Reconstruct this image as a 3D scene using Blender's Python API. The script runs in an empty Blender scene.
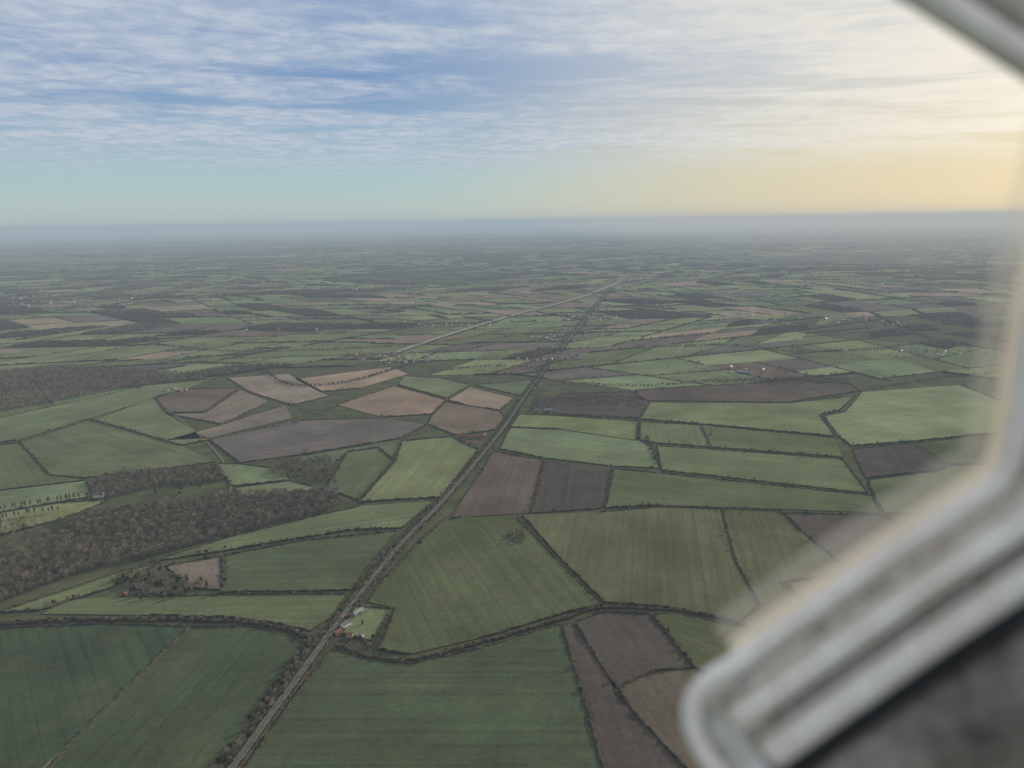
import bpy, math, random
import numpy as np
from mathutils import Vector, Matrix

random.seed(7); rng = np.random.default_rng(7)
scene = bpy.context.scene
scene.view_settings.view_transform = 'Standard'
scene.view_settings.look = 'None'
scene.view_settings.exposure = 0

# ------------------------------------------------------------------ camera
ALT = 600.0; FPX = 740.0
pitch = math.radians(12.4); roll = math.radians(0.84)
fwd = Vector((0, math.cos(pitch), -math.sin(pitch)))
r0 = Vector((1, 0, 0)); u0 = r0.cross(fwd)
R = r0*math.cos(roll) - u0*math.sin(roll)
U = u0*math.cos(roll) + r0*math.sin(roll)
CAM = Vector((0, 0, ALT))
cd = bpy.data.cameras.new("camera"); cam = bpy.data.objects.new("camera", cd)
scene.collection.objects.link(cam); scene.camera = cam
m = Matrix((R, U, -fwd)).transposed().to_4x4(); m.translation = CAM
cam.matrix_world = m
cd.sensor_width = 36; cd.lens = FPX/1024*36
cd.clip_start = 0.02; cd.clip_end = 400000
cd.dof.use_dof = True; cd.dof.focus_distance = 1500; cd.dof.aperture_fstop = 2.1

def survey(u, v):
    """bearing/depression measured on the photograph -> ground metres"""
    d = fwd*FPX + R*(u-512) + U*(384-v)
    t = -ALT/d.z
    return (d.x*t, d.y*t)

def lin(r, g, b):
    f = lambda c: (c/255/12.92) if c/255 <= 0.04045 else ((c/255+0.055)/1.055)**2.4
    return (f(r), f(g), f(b), 1)

def relief(x, y):
    d = math.hypot(x, y)
    k = min(max((d-3200)/3500, 0), 1); k = k*k*(3-2*k)
    return k*(18 + 14*math.sin(x/1150+y/1700+.6) + 13*math.sin(y/990-x/2300+2))

# ------------------------------------------------------------------ node helpers
class NT:
    def __init__(s, tree):
        s.t = tree; tree.nodes.clear()
    def n(s, typ, **kw):
        nd = s.t.nodes.new(typ)
        for k, v in kw.items(): setattr(nd, k, v)
        return nd
    def l(s, a, b): s.t.links.new(a, b)
    def put(s, sock, v):
        if isinstance(v, bpy.types.NodeSocket): s.l(v, sock)
        else: sock.default_value = v
    def math(s, op, a, b=0.0, c=None, clamp=False):
        nd = s.n('ShaderNodeMath', operation=op, use_clamp=clamp)
        s.put(nd.inputs[0], a); s.put(nd.inputs[1], b)
        if c is not None: s.put(nd.inputs[2], c)
        return nd.outputs[0]
    def mr(s, v, a, b, c=0.0, d=1.0, smooth=True):
        nd = s.n('ShaderNodeMapRange'); nd.interpolation_type = 'SMOOTHSTEP' if smooth else 'LINEAR'
        s.put(nd.inputs[0], v)
        for i, q in enumerate((a, b, c, d)): nd.inputs[i+1].default_value = q
        return nd.outputs[0]
    def mix(s, f, a, b, mode='MIX'):
        nd = s.n('ShaderNodeMix', data_type='RGBA', blend_type=mode)
        s.put(nd.inputs[0], f); s.put(nd.inputs[6], a); s.put(nd.inputs[7], b)
        return nd.outputs[2]
    def noise(s, vec, scale, detail=3, rough=.5, dist=0.0):
        nd = s.n('ShaderNodeTexNoise')
        if vec is not None: s.l(vec, nd.inputs['Vector'])
        nd.inputs['Scale'].default_value = scale; nd.inputs['Detail'].default_value = detail
        nd.inputs['Roughness'].default_value = rough; nd.inputs['Distortion'].default_value = dist
        return nd.outputs['Fac']
    def mapping(s, vec, scale=(1,1,1), rot=(0,0,0), loc=(0,0,0)):
        nd = s.n('ShaderNodeMapping'); s.l(vec, nd.inputs[0])
        nd.inputs[1].default_value = loc; nd.inputs[2].default_value = rot; nd.inputs[3].default_value = scale
        return nd.outputs[0]

def new_mat(name):
    mt = bpy.data.materials.new(name); mt.use_nodes = True
    nt = NT(mt.node_tree)
    out = nt.n('ShaderNodeOutputMaterial'); b = nt.n('ShaderNodeBsdfPrincipled')
    nt.l(b.outputs[0], out.inputs[0])
    return mt, nt, b, out

def matte(name):
    mt = bpy.data.materials.new(name); mt.use_nodes = True
    nt = NT(mt.node_tree)
    out = nt.n('ShaderNodeOutputMaterial'); b = nt.n('ShaderNodeBsdfDiffuse')
    nt.l(b.outputs[0], out.inputs[0])
    return mt, nt, b, out

def surf(name, c1, c2, scale, rough=.9, spec=.15, metal=0, rnd=0.0, detail=3):
    dull = rough >= 1
    mt, nt, b, out = (matte if dull else new_mat)(name)
    tc = nt.n('ShaderNodeTexCoord')
    f = nt.mr(nt.noise(tc.outputs['Object'], scale, detail), .3, .7)
    c = nt.mix(f, (*c1, 1), (*c2, 1))
    if rnd:
        oi = nt.n('ShaderNodeObjectInfo')
        k = nt.math('MULTIPLY_ADD', oi.outputs['Random'], rnd*2, 1-rnd)
        hs = nt.n('ShaderNodeHueSaturation'); nt.l(c, hs.inputs['Color']); nt.l(k, hs.inputs['Value'])
        c = hs.outputs[0]
    nt.l(c, b.inputs[0])
    if not dull:
        b.inputs['Roughness'].default_value = rough; b.inputs['Specular IOR Level'].default_value = spec
        b.inputs['Metallic'].default_value = metal
    return mt

# ------------------------------------------------------------------ materials
def field_material():
    mt, nt, b, out = matte("crop_field")
    at = nt.n('ShaderNodeAttribute', attribute_name='Col')
    uv = nt.n('ShaderNodeUVMap', uv_map='UVMap')
    tc = nt.n('ShaderNodeTexCoord')
    big = nt.noise(tc.outputs['Object'], 1/170, 5, .6)
    fine = nt.noise(tc.outputs['Object'], 1/9, 4, .7)
    streak = nt.noise(nt.mapping(uv.outputs[0], (1/300, 1/11, 1)), 1, 3, .6)
    k = nt.math('MULTIPLY', nt.mr(big, .3, .7, .72, 1.26, False), nt.mr(fine, .25, .75, .80, 1.20, False))
    k = nt.math('MULTIPLY', k, nt.mr(streak, .3, .7, .85, 1.14, False))
    sp = nt.n('ShaderNodeSeparateXYZ'); nt.l(uv.outputs[0], sp.inputs[0])
    fr = nt.math('FRACT', nt.math('DIVIDE', sp.outputs[1], 24.0))
    ln = nt.math('LESS_THAN', nt.math('ABSOLUTE', nt.math('SUBTRACT', fr, .5)), .045)
    k = nt.math('MULTIPLY', k, nt.math('SUBTRACT', 1.0, nt.math('MULTIPLY', nt.math('MULTIPLY', ln, at.outputs['Alpha']), .16)))
    hs = nt.n('ShaderNodeHueSaturation'); nt.l(at.outputs['Color'], hs.inputs['Color']); nt.l(k, hs.inputs['Value']); hs.inputs['Saturation'].default_value = .93
    patch = nt.mr(nt.noise(tc.outputs['Object'], 1/90, 5, .65), .48, .74, 0, .5)
    c = nt.mix(patch, hs.outputs[0], nt.mix(.5, hs.outputs[0], (.14, .12, .07, 1)))
    nt.l(c, b.inputs[0])
    return mt

def ground_material():
    mt, nt, b, out = matte("grass_ground")
    tc = nt.n('ShaderNodeTexCoord')
    vec = nt.mapping(tc.outputs['Object'], (1/420, 1/600, 1), (0, 0, .4))
    vo = nt.n('ShaderNodeTexVoronoi'); nt.l(vec, vo.inputs['Vector']); vo.inputs['Scale'].default_value = 1
    sp = nt.n('ShaderNodeSeparateColor'); nt.l(vo.outputs['Color'], sp.inputs[0])
    cr = nt.n('ShaderNodeValToRGB'); nt.l(sp.outputs[0], cr.inputs[0])
    cr.color_ramp.interpolation = 'CONSTANT'
    e = cr.color_ramp.elements
    e[0].color = (.055, .075, .042, 1); e[1].position = .3; e[1].color = (.10, .125, .07, 1)
    for p, c in ((.5, (.025, .028, .024, 1)), (.7, (.13, .11, .085, 1)), (.82, (.08, .10, .055, 1))):
        q = e.new(p); q.color = c
    ge = nt.n('ShaderNodeSeparateXYZ'); nt.l(tc.outputs['Object'], ge.inputs[0])
    far = nt.mr(ge.outputs[1], 20000, 24000)
    n1 = nt.mr(nt.noise(tc.outputs['Object'], 1/60, 6, .6), .3, .7)
    near = nt.mix(n1, (.05, .057, .034, 1), (.08, .088, .05, 1))
    nt.l(nt.mix(far, near, cr.outputs[0]), b.inputs[0])
    return mt

M_field = field_material(); M_ground = ground_material()
M_hedge = surf("hedge_foliage", (.034, .034, .025), (.08, .07, .05), 1/6, 1, detail=3)
M_wood = surf("winter_woodland_canopy", (.04, .037, .031), (.092, .077, .063), 1/9, 1, detail=3)
M_bark = surf("bark", (.11, .095, .08), (.2, .175, .145), 2, 1, detail=1)
M_twig = surf("winter_twigs", (.145, .12, .098), (.225, .19, .155), .8, 1, rnd=.42, detail=1)
M_ever = surf("evergreen_foliage", (.03, .042, .02), (.06, .075, .034), .8, 1, rnd=.3, detail=1)
M_asph = surf("asphalt", (.05, .048, .047), (.08, .077, .073), 1/12, .9, .2)
M_verge = surf("grass_verge", (.045, .05, .03), (.08, .08, .048), 1/14, 1, .05, detail=4)
M_track = surf("farm_track", (.11, .10, .075), (.17, .155, .115), 1/5, 1, .05)
M_conc = surf("concrete_yard", (.2, .19, .17), (.3, .28, .25), 1/4, .9, .1)
M_white = surf("white_marking", (.7, .7, .68), (.8, .8, .78), 1, .7, .2)
M_brick = surf("brick_wall", (.2, .1, .07), (.3, .17, .12), 3, .9, .1)
M_stone = surf("limestone_wall", (.32, .29, .23), (.45, .41, .33), 1, .9, .1)
M_render = surf("white_render", (.6, .58, .54), (.75, .73, .7), 1, .8, .2)
M_tile = surf("clay_roof_tile", (.14, .075, .055), (.22, .12, .085), 1.5, .85, .1)
M_slate = surf("slate_roof", (.07, .07, .075), (.13, .125, .13), 1.5, .6, .3)
M_steel = surf("barn_sheet", (.16, .17, .17), (.26, .26, .26), .5, .6, .2)
M_glass = surf("window_glass", (.02, .025, .03), (.04, .045, .05), 1, .1, .5)
M_door = surf("painted_door", (.05, .09, .06), (.07, .12, .08), 2, .6, .3)

def mesh_obj(name, verts, faces, mats, midx=None, parent=None, coll=None, smooth=False):
    me = bpy.data.meshes.new(name); me.from_pydata(verts, [], faces)
    for q in mats: me.materials.append(q)
    if midx is not None: me.polygons.foreach_set('material_index', midx)
    if smooth: me.polygons.foreach_set('use_smooth', [True]*len(me.polygons))
    me.update()
    ob = bpy.data.objects.new(name, me)
    (coll or scene.collection).objects.link(ob)
    if parent: ob.parent = parent
    return ob

# ------------------------------------------------------------------ ground
S = 150000
mesh_obj("ground", [(-S, -S, -1), (S, -S, -1), (S, S, -1), (-S, S, -1)], [(0, 1, 2, 3)], [M_ground])

class Fields:
    def __init__(s): s.v = []; s.f = []; s.c = []; s.uv = []
    def add(s, pts, col, tram=0.0, z=0.0):
        base = len(s.v); n = len(pts)
        for p in pts: s.v.append((p[0], p[1], (p[2] if len(p) > 2 else 0)+z))
        s.f.append(tuple(range(base, base+n)))
        best = 0; a = 0
        for i in range(n):
            p, q = pts[i], pts[(i+1) % n]; L = math.hypot(q[0]-p[0], q[1]-p[1])
            if L > best: best = L; a = math.atan2(q[1]-p[1], q[0]-p[0])
        ca, sa = math.cos(a), math.sin(a)
        j = .97*(1+random.uniform(-.13, .13)); wv = random.uniform(-.07, .07)
        for p in pts:
            s.c.append((col[0]*j*(1+wv), col[1]*j, col[2]*j*(1-wv), tram)); s.uv.append((p[0]*ca+p[1]*sa, -p[0]*sa+p[1]*ca))
    def build(s, name):
        ob = mesh_obj(name, s.v, s.f, [M_field]); me = ob.data
        ca = me.color_attributes.new('Col', 'FLOAT_COLOR', 'CORNER')
        ca.data.foreach_set('color', np.array(s.c, dtype=np.float32).ravel())
        u = me.uv_layers.new(name='UVMap'); u.data.foreach_set('uv', np.array(s.uv, dtype=np.float32).ravel())
        return ob

def area2(p):
    return sum(p[i][0]*p[(i+1) % len(p)][1]-p[(i+1) % len(p)][0]*p[i][1] for i in range(len(p)))/2

def ccw(p): return p if area2(p) > 0 else p[::-1]

# hedges -----------------------------------------------------------
HV = []; HF = []; hbase = 0
def hedge(pts, w, h, seg, jit=.35, wob=1.0):
    global hbase
    P = np.array(pts, float)
    if P.shape[1] == 2: P = np.c_[P, np.zeros(len(P))]
    d = np.r_[0, np.cumsum(np.hypot(*(P[1:, :2]-P[:-1, :2]).T))]
    n = max(2, int(d[-1]/seg)+1); t = np.linspace(0, d[-1], n)
    Q = np.c_[np.interp(t, d, P[:, 0]), np.interp(t, d, P[:, 1]), np.interp(t, d, P[:, 2])]
    T = np.gradient(Q[:, :2], axis=0); T /= np.maximum(np.linalg.norm(T, axis=1, keepdims=True), 1e-6)
    N = np.c_[-T[:, 1], T[:, 0]]
    Q[:, :2] += N*rng.normal(0, .25*w*wob, (n, 1))
    hh = h*(1+rng.uniform(-jit, jit, n)); ww = w*(1+rng.uniform(-jit, jit, n))*.5
    hh[0] *= .6; hh[-1] *= .6
    prof = [(-1, 0), (-.95, .62), (-.1, 1), (.85, .7), (1, 0)]
    rings = []
    for a, b in prof:
        k = 1+rng.uniform(-.12, .12, n)
        rings.append(np.c_[Q[:, 0]+N[:, 0]*a*ww*k, Q[:, 1]+N[:, 1]*a*ww*k, Q[:, 2]+hh*b*k])
    V = np.stack(rings, 1).reshape(-1, 3)
    i = np.arange(n-1)[:, None]*5+np.arange(4)[None, :]+hbase
    F4 = np.stack([i, i+1, i+6, i+5], -1).reshape(-1, 4)
    HV.append(V); HF.append(F4); hbase += len(V)

# ------------------------------------------------------------------ trees prototypes
def tube(V, Fc, MI, a, b, ra, rb, mi, n=4):
    a = Vector(a); b = Vector(b); d = (b-a).normalized()
    s = d.cross(Vector((0.3, .9, .2))).normalized(); t = d.cross(s)
    k = len(V)
    for c, r in ((a, ra), (b, rb)):
        for i in range(n):
            an = 2*math.pi*i/n; V.append(tuple(c+(s*math.cos(an)+t*math.sin(an))*r))
    for i in range(n):
        j = (i+1) % n; Fc.append((k+i, k+j, k+n+j, k+n+i)); MI.append(mi)

def make_tree(name, seed, h=13, cr=4.8, kind='bare', coll=None, ntw=300):
    r = random.Random(seed); V = []; Fc = []; MI = []
    lean = Vector((r.uniform(-.6, .6), r.uniform(-.6, .6), 0))
    top = Vector((0, 0, h*.42))+lean*.5
    tube(V, Fc, MI, (0, 0, -.5), top, .38, .26, 0, 5)
    tube(V, Fc, MI, top, Vector((0, 0, h*.85))+lean, .24, .05, 0, 3)
    cz = h*.6; rz = h*.42
    lobes = [(r.uniform(0, 6.28), r.uniform(.7, 1.25)) for _ in range(6)]
    def crad(az):
        k = 1
        for a, s in lobes:
            k += .18*(s-.9)*math.cos(3*(az-a))+.16*(s-1)*math.cos(az-a)
        return k
    for i in range(7):
        az = i*2.4+r.uniform(-.4, .4); el = r.uniform(-.1, .9)
        st = Vector((0, 0, h*r.uniform(.25, .6)))+lean*.4
        R_ = cr*crad(az)*.75
        e = Vector((math.cos(az)*math.cos(el)*R_, math.sin(az)*math.cos(el)*R_, cz+math.sin(el)*rz*.75))
        tube(V, Fc, MI, st, e, .14, .05, 0, 3)
        e2 = e+Vector((r.uniform(-1.4, 1.4), r.uniform(-1.4, 1.4), r.uniform(.2, 1.8)))
        tube(V, Fc, MI, st.lerp(e, r.uniform(.5, .9)), e2, .06, .02, 0, 3)
    for i in range(ntw):
        az = r.uniform(0, 6.283); cz_ = r.uniform(-.75, 1); rr = r.uniform(.35, 1)**.6
        q = math.sqrt(1-cz_*cz_)
        if kind == 'cone': 
            zz = r.uniform(.12, 1); c = Vector((math.cos(az)*cr*(1.05-zz)*rr, math.sin(az)*cr*(1.05-zz)*rr, zz*h))
        else:
            c = Vector((math.cos(az)*q*cr*crad(az)*rr, math.sin(az)*q*cr*crad(az)*rr, cz+cz_*rz*rr))+lean*.7
        out = (c-Vector((0, 0, cz*.8))).normalized()
        d = (out+Vector((r.uniform(-.8, .8), r.uniform(-.8, .8), r.uniform(-.4, .8)))).normalized()
        s = d.cross(Vector((r.uniform(-1, 1), r.uniform(-1, 1), r.uniform(-1, 1)))).normalized()
        L = r.uniform(.8, 1.5); W = r.uniform(.2, .42) if kind == 'bare' else r.uniform(.4, .75)
        k = len(V)
        V += [tuple(c-d*L-s*W*.5), tuple(c-d*L*.6+s*W), tuple(c+d*L)]
        Fc.append((k, k+1, k+2)); MI.append(1)
    return mesh_obj(name, V, Fc, [M_bark, M_twig if kind == 'bare' else M_ever], MI, coll=coll)

C_bare = bpy.data.collections.new("winter_tree_kinds")
C_mix = bpy.data.collections.new("hedgerow_tree_kinds")
C_ever = bpy.data.collections.new("evergreen_tree_kinds")
C_pop = bpy.data.collections.new("poplar_kinds")
for i, (h, c) in enumerate(((13, 4.8), (15, 5.4), (11, 4.2), (12, 5.2))):
    make_tree("winter_tree_kind", 10+i, h, c, 'bare', C_bare, 230)
for i, (h, c, k) in enumerate(((8, 3.6, 'bare'), (10, 4.4, 'bare'), (6, 3.4, 'ever'), (7, 3.4, 'bare'))):
    make_tree("hedgerow_tree_kind", 20+i, h, c, k, C_mix, 190)
for i, (h, c, k) in enumerate(((10, 4, 'ever'), (14, 3.6, 'cone'))):
    make_tree("evergreen_tree_kind", 30+i, h, c, k, C_ever, 300)
make_tree("poplar_kind", 40, 18, 2.2, 'bare', C_pop, 280)

def scatter(name, pts, coll):
    pts = np.array(pts, float)
    me = bpy.data.meshes.new(name); me.from_pydata(pts[:, :3].tolist(), [], [])
    a = me.attributes.new('s', 'FLOAT', 'POINT'); a.data.foreach_set('value', pts[:, 3].astype(np.float32))
    ob = bpy.data.objects.new(name, me); scene.collection.objects.link(ob)
    ng = bpy.data.node_groups.new(name+"_scatter", 'GeometryNodeTree')
    ng.interface.new_socket('Geometry', in_out='INPUT', socket_type='NodeSocketGeometry')
    ng.interface.new_socket('Geometry', in_out='OUTPUT', socket_type='NodeSocketGeometry')
    N = ng.nodes; L = ng.links
    gi = N.new('NodeGroupInput'); go = N.new('NodeGroupOutput')
    ip = N.new('GeometryNodeInstanceOnPoints'); ci = N.new('GeometryNodeCollectionInfo')
    ci.inputs['Collection'].default_value = coll
    ci.inputs['Separate Children'].default_value = True; ci.inputs['Reset Children'].default_value = True
    rv = N.new('FunctionNodeRandomValue'); rv.data_type = 'FLOAT_VECTOR'
    rv.inputs[0].default_value = (0, 0, 0); rv.inputs[1].default_value = (.06, .06, 6.283)
    na = N.new('GeometryNodeInputNamedAttribute'); na.data_type = 'FLOAT'; na.inputs['Name'].default_value = 's'
    L.new(gi.outputs[0], ip.inputs['Points']); L.new(ci.outputs[0], ip.inputs['Instance'])
    ip.inputs['Pick Instance'].default_value = True
    L.new(rv.outputs[0], ip.inputs['Rotation']); L.new(na.outputs[0], ip.inputs['Scale'])
    L.new(ip.outputs[0], go.inputs[0])
    md = ob.modifiers.new("scatter", 'NODES'); md.node_group = ng
    return ob

def inside(P, poly):
    x, y = P[:, 0], P[:, 1]; r = np.zeros(len(P), bool); n = len(poly)
    for i in range(n):
        x1, y1 = poly[i][:2]; x2, y2 = poly[(i+1) % n][:2]
        if y1 == y2: continue
        c = ((y1 > y) != (y2 > y)) & (x < (x2-x1)*(y-y1)/(y2-y1)+x1)
        r ^= c
    return r

def fill(poly, sp, smin=.75, smax=1.2, keep=1.0, zf=None):
    A = np.array([p[:2] for p in poly]); lo = A.min(0); hi = A.max(0)
    gx, gy = np.meshgrid(np.arange(lo[0], hi[0], sp), np.arange(lo[1], hi[1], sp))
    P = np.c_[gx.ravel(), gy.ravel()]; P = P+rng.uniform(-.5, .5, P.shape)*sp
    P = P[inside(P, poly)]; P = P[rng.random(len(P)) < keep]
    z = np.array([zf(a, b) for a, b in P]) if zf and len(P) else np.zeros(len(P))
    return np.c_[P, z, rng.uniform(smin, smax, len(P))].tolist()

def line_trees(poly, sp, jit, smin=.7, smax=1.2, prob=1.0):
    out = []
    for i in range(len(poly)-1):
        a, b = poly[i], poly[i+1]; L = math.hypot(b[0]-a[0], b[1]-a[1]); n = max(1, int(L/sp))
        for k in range(n):
            if random.random() > prob: continue
            t = (k+random.random())/n
            x = a[0]+(b[0]-a[0])*t+random.gauss(0, jit); y = a[1]+(b[1]-a[1])*t+random.gauss(0, jit)
            out.append((x, y, relief(x, y), random.uniform(smin, smax)))
    return out

def smooth_line(pts, n=8):
    out = []; P = [Vector(p) for p in pts]
    for i in range(len(P)-1):
        p0 = P[max(i-1, 0)]; p1 = P[i]; p2 = P[i+1]; p3 = P[min(i+2, len(P)-1)]
        for k in range(n):
            t = k/n
            q = .5*((2*p1)+(p2-p0)*t+(2*p0-5*p1+4*p2-p3)*t*t+(3*p1-p0-3*p2+p3)*t**3)
            out.append(tuple(q))
    out.append(tuple(P[-1])); return out

def SV(pts): return [survey(*p) for p in pts]

def strip(name, pts, w, z, mat, off=0.0, dash=None, parent=None):
    P = np.array(pts, float); T = np.gradient(P, axis=0); T /= np.linalg.norm(T, axis=1, keepdims=True)
    N = np.c_[-T[:, 1], T[:, 0]]
    V = []; Fc = []
    for i in range(len(P)):
        zz = relief(*P[i])+3.0*min(max((math.hypot(*P[i])-3000)/800, 0), 1)+z
        for s in (-1, 1): V.append((*(P[i]+N[i]*(off+s*w/2)), zz))
    for i in range(len(P)-1):
        if dash and i % 2: continue
        Fc.append((2*i+1, 2*i, 2*i+2, 2*i+3))
    return mesh_obj(name, V, Fc, [mat], parent=parent)

# ------------------------------------------------------------------ near field survey
G1 = (.052, .073, .041); G1b = (.068, .087, .045); G2 = (.086, .107, .054); G2b = (.100, .124, .062)
G3 = (.125, .155, .079); G3b = (.148, .182, .090); G4 = (.100, .106, .054)
B1 = (.070, .058, .052); B1p = (.106, .089, .080); B2 = (.15, .122, .096); B3 = (.215, .168, .130); SB = (.19, .17, .12)
near = [
 ([(-160,634),(0,628),(100,624),(188,627),(75,738),(20,800),(-200,800)], G1, 1),
 ([(190,627),(250,627),(285,632),(306,643),(262,700),(205,800),(25,800),(75,738)], (.046,.066,.037), 1),
 ([(332,648),(368,660),(410,664),(480,648),(560,624),(572,660),(590,720),(612,800),(222,800),(290,705)], G1b, 1),
 ([(562,624),(574,624),(600,664),(640,720),(715,800),(612,800),(590,720)], B1, 0),
 ([(576,622),(602,612),(650,614),(672,640),(695,668),(650,672),(615,690),(600,664)], B1, .5),
 ([(615,690),(650,672),(695,668),(760,700),(850,800),(715,800),(640,720)], (.10,.087,.07), .5),
 ([(652,614),(680,613),(740,627),(800,648),(900,700),(900,760),(760,700),(695,668)], G2, 1),
 ([(384,640),(396,608),(368,602),(380,584),(420,542),(447,517),(516,517),(558,560),(602,604),(560,614),(480,638),(410,654),(378,650)], G2, 1),
 ([(522,515),(600,512),(660,507),(722,509),(735,560),(760,605),(740,622),(680,609),(604,602),(560,558)], G4, 1),
 ([(722,509),(780,511),(800,530),(852,572),(780,582),(800,600),(825,615),(800,645),(740,622),(760,605),(735,560)], (.094,.108,.057), .6),
 ([(785,583),(855,573),(900,600),(850,640),(825,615)], G4, .4),
 ([(785,513),(880,515),(905,530),(920,560),(855,570),(835,560),(800,530)], B1, .2),
 ([(855,573),(920,562),(1100,600),(1100,720),(900,700),(850,642),(900,600)], G2, .4),
 ([(905,530),(885,513),(1000,520),(1150,540),(1150,600),(920,560)], G1b, .4),
 ([(352,606),(392,609),(372,642),(344,634)], G3b, 0),
 ([(222,556),(300,541),(398,531),(372,562),(352,590),(222,592)], G1b, 1),
 ([(165,566),(220,557),(220,590),(190,588)], B2, 0),
 ([(70,600),(120,597),(222,595),(346,594),(330,618),(310,631),(286,625),(240,618),(150,615),(40,614)], G2, .7),
 ([(150,562),(235,549),(350,530),(402,528),(436,501),(360,506),(300,520),(230,537)], G3, .7),
 ([(0,612),(60,592),(120,572),(160,563),(110,588),(40,610)], G3, 0),
 ([(360,502),(395,462),(402,441),(452,437),(478,450),(442,497)], G3, .8),
 ([(326,488),(348,452),(378,448),(394,460),(358,500)], G2b, .6),
 ([(449,520),(480,474),(494,451),(522,457),(543,460),(530,513),(462,517)], (.095,.071,.060), .5),
 ([(545,460),(612,468),(604,508),(532,513)], B1, .5),
 ([(614,469),(660,473),(872,496),(880,513),(780,509),(660,505),(606,508)], G2, .8),
 ([(500,449),(510,428),(560,430),(640,441),(652,447),(660,468),(612,466),(545,458)], G3, .7),
 ([(657,446),(708,449),(842,459),(868,493),(662,470)], G3, .6),
 ([(510,427),(520,414),(560,416),(638,421),(636,440),(560,429)], G3b, .5),
 ([(640,422),(700,425),(710,447),(657,443),(640,440)], G2b, .5),
 ([(702,425),(835,438),(842,457),(712,447)], G2b, .5),
 ([(640,419),(650,402),(790,403),(855,396),(840,410),(820,415),(835,436),(702,424)], G3, .5),
 ([(852,449),(914,443),(946,465),(936,470),(866,478)], (.055,.046,.046), .6),
 ([(845,412),(862,392),(960,385),(1010,405),(1000,432),(915,441),(852,446),(838,436),(825,416)], G3b, .6),
 ([(868,480),(938,471),(950,466),(1010,464),(1100,500),(1000,520),(885,513),(874,496)], G2, .5),
 ([(916,443),(1000,433),(1080,440),(1120,470),(1010,463),(948,464)], G1b, .5),
 ([(640,400),(636,390),(700,386),(800,381),(850,384),(860,391),(790,402)], B1, .2),
 ([(532,412),(536,398),(560,394),(632,392),(650,402),(640,418),(560,414)], B1, 0),
 ([(210,440),(290,421),(382,418),(426,425),(402,438),(300,455),(240,463)], B1p, .4),
 ([(168,440),(225,424),(285,405),(292,418),(210,438)], B2, .4),
 ([(228,378),(290,374),(330,396),(292,405),(250,392)], B3, .4),
 ([(295,379),(390,367),(408,374),(360,388),(320,392)], B3, .4),
 ([(338,405),(395,386),(446,400),(432,414),(382,417)], (.18,.138,.110), .4),
 ([(155,397),(190,389),(238,388),(205,412),(168,413)], B1p, .3),
 ([(168,414),(205,413),(240,390),(270,402),(222,424)], B2, .3),
 ([(-160,460),(-160,440),(0,418),(150,385),(215,379),(190,388),(90,418),(20,440)], G3, .5),
 ([(20,442),(90,420),(182,446),(215,462),(85,478),(50,475)], G2b, .7),
 ([(95,420),(155,398),(166,414),(210,440),(182,445)], G3, .5),
 ([(-160,462),(20,443),(48,475),(85,480),(0,490),(-160,505)], G2b, .5),
 ([(-160,507),(0,491),(85,481),(90,497),(0,513),(-160,530)], G3, .2),
 ([(215,464),(240,464),(285,470),(290,480),(232,486)], G3, 0),
 ([(235,488),(290,481),(325,490),(240,496)], G3b, 0),
 ([(405,376),(440,378),(470,385),(446,398),(398,385)], G3, .5),
 ([(448,400),(470,387),(515,398),(500,410),(470,406)], B3, .4),
 ([(432,416),(446,402),(500,411),(505,418),(495,430),(455,435),(428,424)], B2, .4),
 ([(300,457),(402,440),(393,460),(378,447),(348,451),(330,470),(290,470)], G2b, .3),
 ([(475,385),(530,380),(538,388),(522,396)], G2b, .3),
 ([(0,512),(60,503),(110,500),(60,520),(0,535)], G3b, 0),
]
zone = SV([(-200,470),(-60,428),(0,418),(150,383),(225,373),(400,364),(520,378),(560,388),(640,386),(850,378),(960,383),(1015,400),(1120,440),(1160,520),(1200,800),(900,900),(-250,900),(-250,600)])
NF = Fields(); edge_trees = []
for poly, col, tr in near:
    P = ccw(SV(poly)); NF.add(P, col, tr, .3)
    for i in range(len(P)):
        a, b = P[i], P[(i+1) % len(P)]
        if random.random() < .84:
            hedge([a, b], random.uniform(2.2, 4.0), random.uniform(1.6, 3.2), 6, .5)
            if a[1] > 1150 or random.random() < .3: edge_trees += line_trees([a, b], 14, 1.6, .35, 1.0, random.choice((.15, .4, .85)))
NF.build("crop_fields")

# ------------------------------------------------------------------ far farmland
FF = Fields(); far_lines = []; woods = []; wood_far = []
def wnoise(x, y): return math.sin(x/1900+1.3)*math.sin(y/1500+.7)+.6*math.sin(x/700+y/900)
def choose(x, y):
    r = random.random(); k = math.sin(x/2600+.5)+math.sin(y/2100+x/4000)
    if r < .30: return G3
    if r < .46: return G2b
    if r < .56: return G2
    if r < .72: return G3b
    if r < .75: return SB
    if r < .80: return B3 if k > -.3 else G3
    if r < .92: return B1p if k > -.6 else G2
    return B2
def emit(q):
    cx = sum(p[0] for p in q)/4; cy = sum(p[1] for p in q)/4
    if abs(cx) > .82*max(cy, 0)+1500: return
    Q = [(p[0], p[1], relief(*p)) for p in q]
    if not inside(np.array([[cx, cy]]), zone)[0] or cy < 0:
        w = wnoise(cx, cy); A = abs(area2(q)); far = math.hypot(cx, cy) > 4200
        pr = (.10 if w < .3 else .32) if far else (.05 if w < .3 else .2)
        if random.random() < pr and A < 170000:
            FF.add(ccw(Q), (.04, .038, .03), 0, .1)
            (wood_far if far else woods).append(q)
        else: FF.add(ccw(Q), choose(cx, cy), random.random()*.7, .1)
def lerp(a, b, t): return (a[0]+(b[0]-a[0])*t, a[1]+(b[1]-a[1])*t)
def dst(a, b): return math.hypot(a[0]-b[0], a[1]-b[1])
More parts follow.
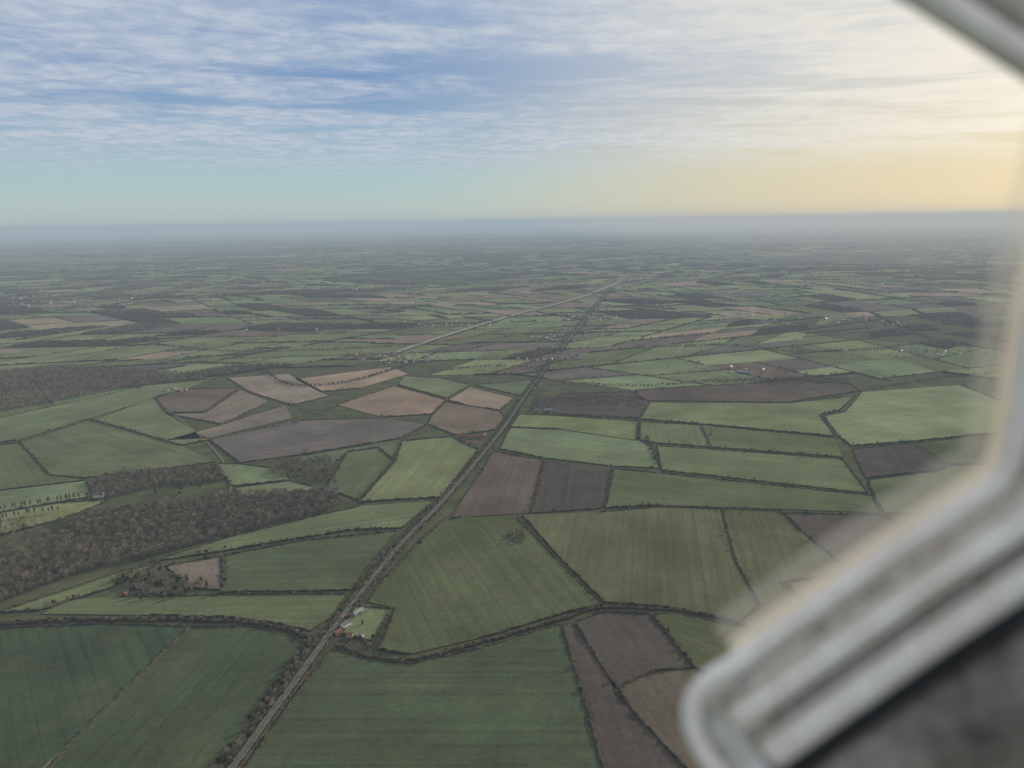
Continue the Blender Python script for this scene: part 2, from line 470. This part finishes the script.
def rec(q, lim):
    A = abs(area2(q))
    if A < lim*random.uniform(.4, 2.4): emit(q); return
    a, b, c, d = q
    t1 = random.uniform(.34, .66); t2 = min(max(t1+random.uniform(-.18, .18), .28), .72)
    lon = dst(a, b)+dst(c, d) > (dst(b, c)+dst(d, a))*random.uniform(.75, 1.3)
    if lon:
        p = lerp(a, b, t1); r = lerp(d, c, t2); far_lines.append((p, r)); rec([a, p, r, d], lim); rec([p, b, c, r], lim)
    else:
        p = lerp(b, c, t1); r = lerp(a, d, t2); far_lines.append((r, p)); rec([a, b, p, r], lim); rec([r, p, c, d], lim)
G = 1500; NX = 19; NY = 19; grid = {}
for i in range(-NX, NX+1):
    for j in range(-2, NY+1):
        x = i*G+random.uniform(-400, 400)+(G/2 if j % 2 else 0); y = j*G+random.uniform(-400, 400)
        x, y = x+350*math.sin(y/2300+1)+120*math.sin(x/900), y+500*math.sin(x/2600+.4)
        grid[i, j] = (x, y)
for i in range(-NX, NX):
    for j in range(-2, NY):
        q = [grid[i, j], grid[i+1, j], grid[i+1, j+1], grid[i, j+1]]
        cy = j*G; cx = (i+.5)*G
        if abs(cx) > .82*max(cy, 0)+4000: continue
        far_lines.append((q[0], q[1])); far_lines.append((q[0], q[3]))
        rec(q, 75000 if cy < 9000 else 120000)
FF.build("farmland")
hedge_trees = list(edge_trees)
for a, b in far_lines:
    mx, my = (a[0]+b[0])/2, (a[1]+b[1])/2; d = math.hypot(mx, my)
    if abs(mx) > .82*max(my, 0)+1500 or random.random() > .88: continue
    L = dst(a, b); za, zb = relief(*a), relief(*b)
    k = random.random(); big = k < .40
    nseg = max(1, int(L/150))
    for s in range(nseg):
        p = lerp(a, b, s/nseg); q = lerp(a, b, (s+1)/nseg)
        mid = lerp(p, q, .5)
        if inside(np.array([mid]), zone)[0]: continue
        if random.random() < .12: continue
        zp = za+(zb-za)*s/nseg; zq = za+(zb-za)*(s+1)/nseg
        if d < 4600: hedge([(*p, zp), (*q, zq)], 4 if not big else 9, 2.6 if not big else 5, 12, .5)
        elif d < 8000: hedge([(*p, zp), (*q, zq)], 6 if not big else random.uniform(11, 20), 3.6 if not big else random.uniform(6, 9), 15, .6)
        else: hedge([(*p, zp), (*q, zq)], random.uniform(5, 9) if not big else random.uniform(14, 34), random.uniform(3.5, 6) if not big else random.uniform(8, 14), 40, .5)
        if d < 4600:
            pr = .75 if big else .2
            for k2 in range(int(dst(p, q)/11)):
                if random.random() < pr:
                    t = random.random(); e = lerp(p, q, t)
                    hedge_trees.append((e[0]+random.gauss(0, 3), e[1]+random.gauss(0, 3), zp+(zq-zp)*t-.3, random.uniform(.6, 1.3)))
# far wood canopies
CV = []; CF = []
for q in wood_far:
    base = len(CV)
    sh = random.uniform(0, .35); a, b, c, d = q; ct = (sum(p[0] for p in q)/4, sum(p[1] for p in q)/4)
    dd = math.hypot(*ct); n = 26 if dd < 7000 else (14 if dd < 10000 else 8)
    q = [lerp(p, ct, random.uniform(0, sh)) for p in q]; jj = 200/n*.35
    for j in range(n+1):
        for i in range(n+1):
            p = lerp(lerp(q[0], q[1], i/n), lerp(q[3], q[2], i/n), j/n)
            ed = i in (0, n) or j in (0, n)
            CV.append((p[0]+random.gauss(0, jj), p[1]+random.gauss(0, jj), relief(*p)+(-1 if ed else random.uniform(6, 16))))
    for j in range(n):
        for i in range(n):
            k = base+j*(n+1)+i; CF.append((k, k+1, k+n+2, k+n+1))
mesh_obj("distant_woodland", CV, CF, [M_wood])
wt = []
for q in woods:
    ct = (sum(p[0] for p in q)/4, sum(p[1] for p in q)/4); s = random.uniform(0, .25)
    wt += fill([lerp(p, ct, s) for p in q], 11, .8, 1.3, .95, relief)
scatter("woodland", wt, C_bare)
scatter("hedgerow_trees", hedge_trees, C_mix)

# ------------------------------------------------------------------ near woods and tree lines
nw = []
nw += fill(SV([(60,522),(100,512),(230,495),(330,492),(345,500),(330,512),(250,530),(160,555),(110,566),(60,580),(0,605),(-120,630),(-120,548),(0,545),(40,560),(60,545)]), 8.0, .6, 1.25, .9)
nw += fill(SV([(85,484),(130,472),(220,466),(226,482),(160,487),(100,500)]), 8.5, .6, 1.1, .85)
nw += fill(SV([(285,462),(330,458),(336,485),(290,478),(265,474)]), 9, .6, 1.1, .7)
nw += fill(SV([(-120,385),(0,372),(60,366),(210,375),(205,380),(150,385),(0,412),(-120,430)]), 11, .7, 1.2, .85)
nw += fill(SV([(110,580),(150,568),(215,583),(200,592),(130,600)]), 9, .5, 1.0, .45)
nw += fill(SV([(506,533),(524,531),(526,543),(508,545)]), 6, .4, .7, .9)
nw += fill(SV([(532,410),(536,399),(560,396),(632,394),(648,402),(640,408),(600,404)]), 12, .6, 1.0, .7)
nw += fill(SV([(700,383),(800,378),(850,381),(800,385)]), 11, .6, 1.0, .6)
nw += fill(SV([(0,522),(40,520),(62,545),(45,556),(0,540)]), 10, .6, 1.1, .35)
scatter("woodland", nw, C_bare)
ev = []
ev += fill(SV([(120,575),(165,568),(215,583),(190,596),(130,602)]), 14, .6, 1.1, .5)
ev += fill(SV([(335,640),(350,604),(372,606),(358,640)]), 16, .5, .8, .3)
ev += fill(SV([(90,478),(225,464),(225,490),(90,505)]), 30, .7, 1.1, .4)
ev += fill(SV([(0,560),(120,540),(330,495),(300,515),(100,570),(0,600)]), 34, .7, 1.1, .4)
scatter("evergreen_trees", ev, C_ever)
scatter("poplar_row", line_trees(SV([(-10,513),(30,507),(92,497)]), 9, 1.0, .8, 1.1)+line_trees(SV([(-10,522),(40,514),(60,512)]), 9, 1.0, .8, 1.1), C_pop)

TL = []
river1 = smooth_line(SV([(-160,640),(-40,628),(60,621),(150,620),(230,621),(280,628),(318,641)]))
river2 = smooth_line(SV([(336,645),(368,656),(410,660),(480,643),(560,620),(602,608),(680,611),(740,624),(800,646),(900,690)]))
TL += line_trees(river1, 5, 2.2, .6, 1.0); TL += line_trees(river2, 5.5, 1.6, .45, .8, .9)
roadline = SV([(150,880),(205,800),(232,768),(278,705),(325,640),(358,597),(403,542),(444,500),(482,455),(506,425),(526,395),(560,350),(582,325),(592,312),(606,297),(622,283),(648,266)])
road = smooth_line(roadline, 12)
near_road = [p for p in road if p[1] < 1010]
def offs(line, o):
    P = np.array(line); T = np.gradient(P, axis=0); T /= np.linalg.norm(T, axis=1, keepdims=True)
    return (P+np.c_[-T[:, 1], T[:, 0]]*o).tolist()
TL += line_trees(offs(near_road, 12), 4.2, 2.5, .7, 1.15); TL += line_trees(offs(near_road, 20), 6, 2.5, .6, 1.05)
TL += line_trees(offs(near_road, -9), 7, 1.2, .35, .6, .7)
mid_road = [p for p in road if 1010 <= p[1] < 3300]
TL += line_trees(offs(mid_road, 11), 5, 2.2, .4, .95, .8); TL += line_trees(offs(mid_road, -9), 6, 1.5, .35, .8, .7)
far_r = [p for p in road if 3300 <= p[1] < 6500]
TL += line_trees(offs(far_r, 14), 9, 5, .8, 1.3, .6); TL += line_trees(offs(far_r, -14), 9, 5, .8, 1.3, .6)
for pl, sp, sm, sx, pr in (
    ([(20,613),(70,599),(110,586),(150,562)], 7, .5, 1, .7), ([(150,560),(235,547),(300,538),(400,529)], 8, .4, .8, .6),
    ([(516,516),(540,540),(558,560),(602,606)], 5, .3, .5, .9), ([(345,594),(222,594)], 6, .35, .6, .8), ([(222,592),(222,556)], 6, .4, .6, .8),
    ([(340,405),(300,422),(250,430)], 9, .6, 1.1, .8), ([(425,422),(380,416),(320,416),(290,402)], 8, .5, 1, .8),
    ([(265,370),(290,385),(350,382),(410,364)], 6, .9, 1.4, .9), ([(646,438),(652,450),(658,464)], 5, .7, 1.1, 1),
    ([(520,412),(560,415),(640,420)], 6, .8, 1.3, .9), ([(560,384),(650,386),(720,381),(850,379)], 7, .8, 1.3, .8),
    ([(612,468),(720,478),(872,495)], 9, .3, .7, .6), ([(660,507),(780,511),(880,515)], 9, .3, .7, .5),
    ([(782,512),(800,530),(852,572)], 8, .3, .7, .7), ([(436,500),(358,503),(300,520)], 8, .4, .9, .6),
    ([(240,464),(300,456),(402,439)], 9, .5, 1, .6), ([(190,387),(90,419),(20,441),(-160,462)], 10, .3, .8, .6),
    ([(845,412),(825,416),(838,436)], 8, .5, 1, .9), ([(705,448),(712,430)], 8, .3, .6, .8),
    ([(165,566),(222,556),(222,590)], 6, .5, .9, .8), ([(390,608),(376,645),(336,640)], 5, .4, .7, .9),
    ([(150,345),(230,352),(330,350),(420,345)], 7, .9, 1.4, .8), ([(620,350),(720,345),(800,352),(900,348)], 7, .9, 1.4, .8),
    ([(430,372),(500,366),(560,372)], 7, .8, 1.3, .8), ([(860,392),(940,378),(1010,372)], 8, .8, 1.2, .7)):
    TL += line_trees(smooth_line(SV(pl), 5), sp, 2.2, sm, sx, pr)
scatter("treeline", TL, C_mix)
for ln, w, h in ((river1, 7, 4), (river2, 5, 3), (offs(near_road, 11), 7, 4), (offs(mid_road, 9), 6, 3.6), (offs(mid_road, -8), 4, 3), (offs(near_road, -8), 3, 2)):
    hedge(ln, w, h, 6)
hm = mesh_obj("hedgerows", np.concatenate(HV).tolist(), np.concatenate(HF).tolist(), [M_hedge])

# ------------------------------------------------------------------ roads
rd = bpy.data.objects.new("road", None); scene.collection.objects.link(rd)
strip("verge", road, 13, .45, M_verge, parent=rd)
strip("carriageway", road, 7, .6, M_asph, parent=rd)
fine = smooth_line(roadline[:11], 200)
strip("centre_line", fine, .2, .68, M_white, dash=True, parent=rd)
strip("edge_line_1", road[:110], .15, .68, M_white, off=3.3, parent=rd); strip("edge_line_2", road[:110], .15, .68, M_white, off=-3.3, parent=rd)
dc = bpy.data.objects.new("road", None); scene.collection.objects.link(dc)
far_road = smooth_line(SV([(395,353),(450,335),(520,315),(560,305),(590,296),(625,282)]), 10)
strip("verge", far_road, 60, .6, M_verge, parent=dc)
strip("carriageway_1", far_road, 14, 1.2, M_conc, off=10, parent=dc); strip("carriageway_2", far_road, 14, 1.2, M_conc, off=-10, parent=dc)
strip("farm_track", smooth_line(SV([(190,628),(130,684),(75,738),(40,772),(10,805)])), 3, .5, M_track)
strip("farm_track", smooth_line(SV([(325,637),(345,632),(352,634),(372,644)])), 4, .55, M_track)
strip("country_lane", smooth_line(SV([(230,497),(228,470),(205,440),(170,412),(150,396),(215,378)])), 4, .5, M_track)
strip("country_lane", smooth_line(SV([(482,452),(470,437),(455,435),(402,440),(300,457),(232,466)])), 4.5, .52, M_asph)

# ------------------------------------------------------------------ buildings
def bx(V, Fc, x0, x1, y0, y1, z0, z1):
    k = len(V); V += [(x0,y0,z0),(x1,y0,z0),(x1,y1,z0),(x0,y1,z0),(x0,y0,z1),(x1,y0,z1),(x1,y1,z1),(x0,y1,z1)]
    for f in ((0,3,2,1),(4,5,6,7),(0,1,5,4),(1,2,6,5),(2,3,7,6),(3,0,4,7)): Fc.append(tuple(k+i for i in f))
def building(name, uvp, rot, L, W, Hh, wall, roof, rise=None, barn=False):
    x, y = uvp; e = bpy.data.objects.new(name, None); scene.collection.objects.link(e)
    e.location = (x, y, .3); e.rotation_euler = (0, 0, rot)
    rise = rise or W*.38
    V = [(-L/2,-W/2,0),(L/2,-W/2,0),(L/2,W/2,0),(-L/2,W/2,0),(-L/2,-W/2,Hh),(L/2,-W/2,Hh),(L/2,W/2,Hh),(-L/2,W/2,Hh),(-L/2,0,Hh+rise),(L/2,0,Hh+rise)]
    mesh_obj("walls", V, [(0,1,5,4),(2,3,7,6),(1,2,6,9,5),(3,0,4,8,7)], [wall], parent=e)
    o = .5; dz = rise*o/(W/2); t = .2
    V = []; 
    for s in (-1, 1):
        for xx in (-L/2-o, L/2+o): V += [(xx, s*(W/2+o), Hh-dz+.05), (xx, 0, Hh+rise+.05), (xx, s*(W/2+o), Hh-dz+.05+t), (xx, 0, Hh+rise+.05+t)]
    Fc = []
    for b in (0, 8): Fc += [(b,b+1,b+5,b+4),(b+2,b+3,b+7,b+6),(b,b+2,b+6,b+4),(b,b+1,b+3,b+2),(b+4,b+5,b+7,b+6)]
    mesh_obj("roof", V, Fc, [roof], parent=e)
    V = []; Fc = []
    if not barn:
        for s in (-1, 1):
            for fl in range(2 if Hh > 4.5 else 1):
                nw_ = int(L/3.2)
                for i in range(nw_):
                    xx = -L/2+(i+.5)*L/nw_
                    if fl == 0 and i == nw_//2 and s == -1: continue
                    bx(V, Fc, xx-.55, xx+.55, s*(W/2)-.04, s*(W/2)+.04, .9+fl*2.6, 2.1+fl*2.6)
        mesh_obj("windows", V, Fc, [M_glass], parent=e)
        V = []; Fc = []; nw_ = int(L/3.2); xx = -L/2+(nw_//2+.5)*L/nw_
        bx(V, Fc, xx-.5, xx+.5, -W/2-.05, -W/2+.05, 0, 2.1); mesh_obj("door", V, Fc, [M_door], parent=e)
        V = []; Fc = []
        for s in (-1, 1): bx(V, Fc, s*(L/2-.9)-.45, s*(L/2-.9)+.45, -.35, .35, Hh+rise*.6, Hh+rise+1.3)
        mesh_obj("chimneys", V, Fc, [M_brick], parent=e)
    else:
        bx(V, Fc, -2.2, 2.2, -W/2-.06, -W/2+.06, 0, min(4, Hh-.4)); mesh_obj("barn_door", V, Fc, [M_door], parent=e)
for nm, u, v, rot, L, W, Hh, wl, rf, bn in (
    ("farmhouse", 346, 626, .9, 15, 8, 5.4, M_render, M_slate, 0), ("cottage", 338, 634, .9, 11, 6.5, 4.8, M_brick, M_tile, 0),
    ("cottage", 350, 637, -.2, 10, 6, 4.8, M_stone, M_tile, 0), ("barn", 358, 614, .9, 18, 9, 4.5, M_steel, M_steel, 1),
    ("shed", 361, 636, -.4, 8, 4, 2.6, M_render, M_conc, 1), ("garage", 344, 617, .9, 7, 5, 2.6, M_render, M_tile, 1),
    ("farmhouse", 463, 437, .2, 20, 9, 5.4, M_brick, M_tile, 0), ("barn", 476, 438, .2, 34, 12, 5, M_brick, M_tile, 1),
    ("barn", 470, 443, .2, 26, 10, 4.5, M_stone, M_tile, 1), ("cottage", 484, 436, 1.2, 14, 7, 5, M_brick, M_tile, 0),
    ("farmhouse", 328, 491, .4, 15, 8, 5.4, M_render, M_slate, 0), ("barn", 336, 489, .4, 16, 8, 4.5, M_stone, M_slate, 1),
    ("country_house", 99, 497, .1, 22, 12, 6.5, M_render, M_slate, 0), ("cottage", 112, 495, .5, 12, 7, 5, M_stone, M_slate, 0),
    ("farmhouse", 140, 588, .3, 15, 8, 5.4, M_stone, M_slate, 0), ("barn", 156, 592, -.3, 16, 8, 4, M_stone, M_tile, 1), ("barn", 128, 594, 1.2, 14, 7, 4, M_brick, M_tile, 1),
    ("cottage", 306, 452, .2, 14, 8, 5, M_stone, M_tile, 0), ("cottage", 540, 414, .1, 16, 8, 5, M_brick, M_slate, 0), ("barn", 548, 411, .1, 24, 11, 5, M_steel, M_steel, 1)):
    building(nm, survey(u, v), rot, L, W, Hh, wl, rf, barn=bool(bn))
def village(u, v, n, spx, spy):
    V = []; Fc = []; MI = []; cx, cy = survey(u, v)
    for _ in range(n):
        x = cx+random.gauss(0, spx); y = cy+random.gauss(0, spy); z = relief(x, y)+.5; a = random.uniform(0, 3.14)
        L = random.uniform(9, 18); W = random.uniform(6, 8.5); h = random.uniform(4, 6)
        if random.random() < .06: L = 30; W = 14; h = 6
        k = len(V); ca, sa = math.cos(a), math.sin(a); rise = W*.38
        for p in ((-L/2,-W/2,-2),(L/2,-W/2,-2),(L/2,W/2,-2),(-L/2,W/2,-2),(-L/2,-W/2,h),(L/2,-W/2,h),(L/2,W/2,h),(-L/2,W/2,h),(-L/2,0,h+rise),(L/2,0,h+rise)):
            V.append((x+p[0]*ca-p[1]*sa, y+p[0]*sa+p[1]*ca, z+p[2]))
        wm = random.choice((0, 0, 0, 1, 1, 2)); rm = random.choice((3, 4, 4))
        if L > 28: wm = 5; rm = 5
        for f, mi in (((0,1,5,4),wm),((2,3,7,6),wm),((1,2,6,9,5),wm),((3,0,4,8,7),wm),((4,5,9,8),rm),((6,7,8,9),rm)):
            Fc.append(tuple(k+i for i in f)); MI.append(mi)
    mesh_obj("village", V, Fc, [M_stone, M_render, M_brick, M_tile, M_slate, M_steel], MI)
    return [(cx+random.gauss(0, spx*1.3), cy+random.gauss(0, spy*1.3), relief(cx, cy), random.uniform(.6, 1.1)) for _ in range(n*3)]
vt = []
for a in ((403,361,30,80,60),(382,356,16,50,40),(195,389,6,60,20),(440,326,30,160,60),(300,330,26,130,90),(745,372,12,90,50),(60,305,60,500,250),(930,352,16,120,60),(690,300,50,300,200),(850,290,50,500,200),(200,268,90,900,500),(520,262,100,900,500),(780,262,100,900,500),(15,300,50,300,200),(600,318,50,160,150),(566,336,36,110,70),(640,285,90,500,250),(350,290,60,400,200),(880,320,30,160,100),(760,318,36,200,120),(545,360,14,60,40)):
    vt += village(*a)
scatter("village_trees", vt, C_mix)

# ------------------------------------------------------------------ cockpit window frame (half a metre from the eye)
def paint(name, c1, c2, rough, metal, sc=22):
    mt, nt, b, out = new_mat(name); tc = nt.n('ShaderNodeTexCoord')
    n1 = nt.mr(nt.noise(tc.outputs['Object'], sc, 5, .7), .3, .7)
    nt.l(nt.mix(n1, (*c1, 1), (*c2, 1)), b.inputs['Base Color'])
    nt.l(nt.mr(nt.noise(tc.outputs['Object'], 60, 3), .3, .7, rough*.7, rough*1.3), b.inputs['Roughness'])
    b.inputs['Metallic'].default_value = metal
    return mt
M_fr = paint("worn_white_paint", (.74, .68, .59), (.95, .91, .84), .2, 0)
M_al = paint("brushed_aluminium", (.45, .41, .36), (.85, .8, .73), .25, .7, 30)
M_dk = paint("grey_channel", (.16, .145, .13), (.34, .31, .28), .4, .2)
M_rb = paint("rubber_seal", (.012, .013, .016), (.02, .022, .026), .6, 0)
M_tr = paint("cabin_trim", (.07, .06, .052), (.42, .36, .31), .5, 0, 9)
M_pl = paint("beige_roof_trim", (.56, .5, .42), (.7, .65, .57), .6, 0)
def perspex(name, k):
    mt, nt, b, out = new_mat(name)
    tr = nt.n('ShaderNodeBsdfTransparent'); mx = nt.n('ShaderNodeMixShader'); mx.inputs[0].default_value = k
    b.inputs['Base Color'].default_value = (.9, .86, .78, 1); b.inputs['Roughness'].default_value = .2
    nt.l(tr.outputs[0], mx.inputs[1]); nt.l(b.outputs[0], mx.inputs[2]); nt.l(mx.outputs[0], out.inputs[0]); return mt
M_px = perspex("perspex_edge", .42); M_px2 = perspex("perspex_glare_strip", .15)
def cp(u, v, d): return CAM+(fwd+R*((u-512)/FPX)+U*((384-v)/FPX))*d
def depth(u): return .56-.00022*(u-700)
def sweep(name, path, off, hw, th, mat, parent, back=0.0, n=12, sm=6):
    P = np.array(smooth_line(path, sm)); T = np.gradient(P, axis=0); T /= np.linalg.norm(T, axis=1, keepdims=True)
    N = np.c_[T[:, 1]*-1, T[:, 0]]
    V = []; Fc = []; m_ = len(P)
    for i in range(m_):
        e = min(i, m_-1-i); endk = .35 if e == 0 else (.8 if e == 1 else 1.0)
        u, v = P[i]-N[i]*off
        c = cp(u, v, depth(u)+back); px = depth(u)/FPX
        nn = -(R*float(N[i][0])-U*float(N[i][1]))
        for k in range(n):
            a = 2*math.pi*k/n; ca, sa = math.cos(a), math.sin(a)
            ca = math.copysign(abs(ca)**.7, ca); sa = math.copysign(abs(sa)**.7, sa)
            V.append(tuple(c+nn*ca*hw*px*endk-fwd*sa*th*endk))
    for i in range(m_-1):
        for k in range(n):
            j = (k+1) % n; Fc.append((i*n+k, i*n+j, (i+1)*n+j, (i+1)*n+k))
    Fc.append(tuple(range(n))); Fc.append(tuple(range((m_-1)*n, m_*n)))
    V = [tuple(Vector(q)-CAM) for q in V]
    return mesh_obj(name, V, Fc, [mat], parent=parent, smooth=True)
fr = bpy.data.objects.new("cockpit_window_frame", None); fr.location = CAM; scene.collection.objects.link(fr)
b0 = [(1092,20),(1068,150),(1042,250),(1024,340),(1014,410),(1007,450),(990,480),(952,506),(880,554),(800,610),(735,656)]
base = b0+[(706,677)]
sweep("backing_channel", b0+[(722,666)], 62, 57, .006, M_dk, fr, back=.02)
sweep("rim", b0+[(701,680),(686,704),(688,736),(706,768),(738,807)], 7, 10, .008, M_fr, fr)
sweep("end_plate", [(712,680),(720,715),(740,757),(770,802)], 0, 27, .005, M_al, fr, back=.012)
sweep("rib_1", base, 29, 6, .006, M_al, fr, back=.008)
sweep("rib_2", b0+[(700,681)], 51, 12, .012, M_fr, fr)
sweep("rib_3", base, 76, 6, .005, M_al, fr, back=.012)
sweep("rib_4", base, 99, 14, .012, M_fr, fr)
sweep("rubber_seal", base, 124, 9, .008, M_rb, fr, back=.004)
sweep("cabin_side_trim", base, 293, 166, .02, M_tr, fr, back=.022)
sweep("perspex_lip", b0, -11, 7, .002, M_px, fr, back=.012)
sweep("perspex_glare", b0, -28, 18, .0012, M_px2, fr, back=.018)  # wide whitish see-through strip that imitates glare along the perspex
tf = bpy.data.objects.new("canopy_frame", None); tf.location = CAM; scene.collection.objects.link(tf)
top = [(1200,198),(1100,126),(1030,78),(960,33),(900,-5),(820,-51)]
sweep("bow", top, -14, 14, .01, M_fr, tf); sweep("bow_seam", top, -30, 3, .006, M_dk, tf); sweep("roof_trim", top, -70, 38, .012, M_pl, tf, back=.01)

# ------------------------------------------------------------------ haze (absorbing, own emission in place of scattered daylight, homogeneous)
def bxm(x0, x1, y0, y1, z0, z1):
    V = []; Fc = []; bx(V, Fc, x0, x1, y0, y1, z0, z1); return V, Fc
def haze(name, col, dens, box):
    hz, nt, b, out = new_mat(name); nt.t.nodes.remove(b)
    va = nt.n('ShaderNodeVolumeAbsorption'); va.inputs['Color'].default_value = (0, 0, 0, 1); va.inputs['Density'].default_value = dens
    em = nt.n('ShaderNodeEmission'); em.inputs[0].default_value = col; em.inputs[1].default_value = dens
    ad = nt.n('ShaderNodeAddShader'); nt.l(va.outputs[0], ad.inputs[0]); nt.l(em.outputs[0], ad.inputs[1]); nt.l(ad.outputs[0], out.inputs['Volume'])
    V, Fc = bxm(*box); mesh_obj(name, V, Fc, [hz])
haze("emissive_haze", lin(160, 174, 183), 4.9e-5, (-S+500, S-500, -S+500, S-500, -3, 690))  # gives off its own pale light to imitate daylight scattered in haze
haze("emissive_sunward_haze", lin(232, 208, 168), 1.4e-5, (2600, S-900, -S+900, S-900, -2.5, 686))  # warm glowing box added to tint the haze towards the sun

# ------------------------------------------------------------------ sun + sky
az, el = math.radians(48), math.radians(18)
sd = Vector((math.sin(az)*math.cos(el), math.cos(az)*math.cos(el), math.sin(el)))
sl = bpy.data.lights.new("sun", 'SUN'); sl.energy = 4.9; sl.angle = math.radians(2); sl.color = (1, .85, .62)
so = bpy.data.objects.new("sun", sl); so.rotation_euler = sd.to_track_quat('Z', 'Y').to_euler(); so.location = (0, 0, 900); scene.collection.objects.link(so)

w = bpy.data.worlds.new("World"); scene.world = w; w.use_nodes = True
nt = NT(w.node_tree); wo = nt.n('ShaderNodeOutputWorld')
sky = nt.n('ShaderNodeTexSky', sky_type='NISHITA'); sky.sun_disc = False; sky.sun_elevation = el; sky.sun_rotation = az
bg1 = nt.n('ShaderNodeBackground'); nt.l(sky.outputs[0], bg1.inputs[0]); bg1.inputs[1].default_value = .07
tc = nt.n('ShaderNodeTexCoord'); D = tc.outputs['Generated']
sp = nt.n('ShaderNodeSeparateXYZ'); nt.l(D, sp.inputs[0]); X, Y, Z = sp.outputs
zc = nt.math('MAXIMUM', Z, 0.0); den = nt.math('ADD', zc, .05)
cb = nt.n('ShaderNodeCombineXYZ'); nt.l(nt.math('DIVIDE', X, den), cb.inputs[0]); nt.l(nt.math('DIVIDE', Y, den), cb.inputs[1])
PV = cb.outputs[0]
A = nt.noise(nt.mapping(PV, (.8, 1.5, 1), (0, 0, .25), (3.1, 1.7, 0)), 1.0, 6, .58, .7)
Bn = nt.noise(nt.mapping(PV, (1, 1.0, 1), (0, 0, -.3)), 6.0, 4, .6, .5)
cb2 = nt.n('ShaderNodeCombineXYZ'); nt.l(nt.math('MULTIPLY', X, 1.6), cb2.inputs[0]); nt.l(nt.math('MULTIPLY_ADD', Z, 34, nt.math('MULTIPLY', X, 1.2)), cb2.inputs[1]); nt.l(nt.math('MULTIPLY', Y, .8), cb2.inputs[2])
St = nt.noise(cb2.outputs[0], 1.6, 5, .6, .8)
gx = nt.math('DIVIDE', nt.math('ADD', nt.math('DIVIDE', X, nt.math('MAXIMUM', Y, .05)), .03), .45)
gz = nt.math('DIVIDE', nt.math('SUBTRACT', Z, .160), .026)
gp = nt.math('EXPONENT', nt.math('MULTIPLY', nt.math('ADD', nt.math('MULTIPLY', gx, gx), nt.math('MULTIPLY', gz, gz)), -1.0))
cov = nt.math('ADD', nt.math('ADD', nt.math('MULTIPLY', A, .60), nt.math('MULTIPLY', Bn, .09)), nt.math('MULTIPLY', St, .42))
cov = nt.math('SUBTRACT', cov, nt.math('MULTIPLY', gp, .13))
cov = nt.mr(cov, .38, .62)
cov = nt.math('MULTIPLY', cov, nt.mr(Z, .045, .10))
ramp = nt.n('ShaderNodeValToRGB'); nt.l(zc, ramp.inputs[0]); e = ramp.color_ramp.elements
e[0].color = lin(192, 202, 200); e[1].position = 1; e[1].color = lin(165, 186, 212)
for p, c in ((.02, lin(186, 205, 202)), (.06, lin(172, 202, 208)), (.12, lin(144, 175, 204)), (.17, lin(122, 155, 198)), (.3, lin(142, 168, 205))):
    q = e.new(p); q.color = c
sdv = nt.n('ShaderNodeVectorMath', operation='DOT_PRODUCT'); nt.l(D, sdv.inputs[0]); sdv.inputs[1].default_value = sd
warm = nt.mr(sdv.outputs['Value'], .52, .98)
warmc = nt.mr(sdv.outputs['Value'], .64, 1.0)
low = nt.mr(Z, .20, .05)
wlow = nt.mix(low, lin(214, 216, 214), lin(232, 213, 172))
base_c = nt.mix(nt.math('MULTIPLY', warm, .9), ramp.outputs[0], wlow)
cl = nt.mix(nt.mr(Bn, .32, .68), lin(176, 191, 211), lin(204, 211, 223))
cl = nt.mix(nt.math('MULTIPLY', warmc, .92), cl, lin(252, 243, 224))
cl = nt.mix(nt.mr(Z, .30, .6), cl, (.92, .90, .89, 1))
colr = nt.mix(nt.math('MULTIPLY', cov, .88), base_c, cl)
glow = nt.math('MULTIPLY', nt.math('POWER', nt.math('MAXIMUM', sdv.outputs['Value'], 0.0), 90.0), 1.6)
colr = nt.mix(1.0, colr, nt.mix(nt.math('MINIMUM', glow, 1.0), (0, 0, 0, 1), (1.3, 1.15, .9, 1)), 'ADD')
bg2 = nt.n('ShaderNodeBackground'); nt.l(colr, bg2.inputs[0]); bg2.inputs[1].default_value = 1.0
ms = nt.n('ShaderNodeMixShader'); ms.inputs[0].default_value = .88
nt.l(bg1.outputs[0], ms.inputs[1]); nt.l(bg2.outputs[0], ms.inputs[2]); nt.l(ms.outputs[0], wo.inputs[0])
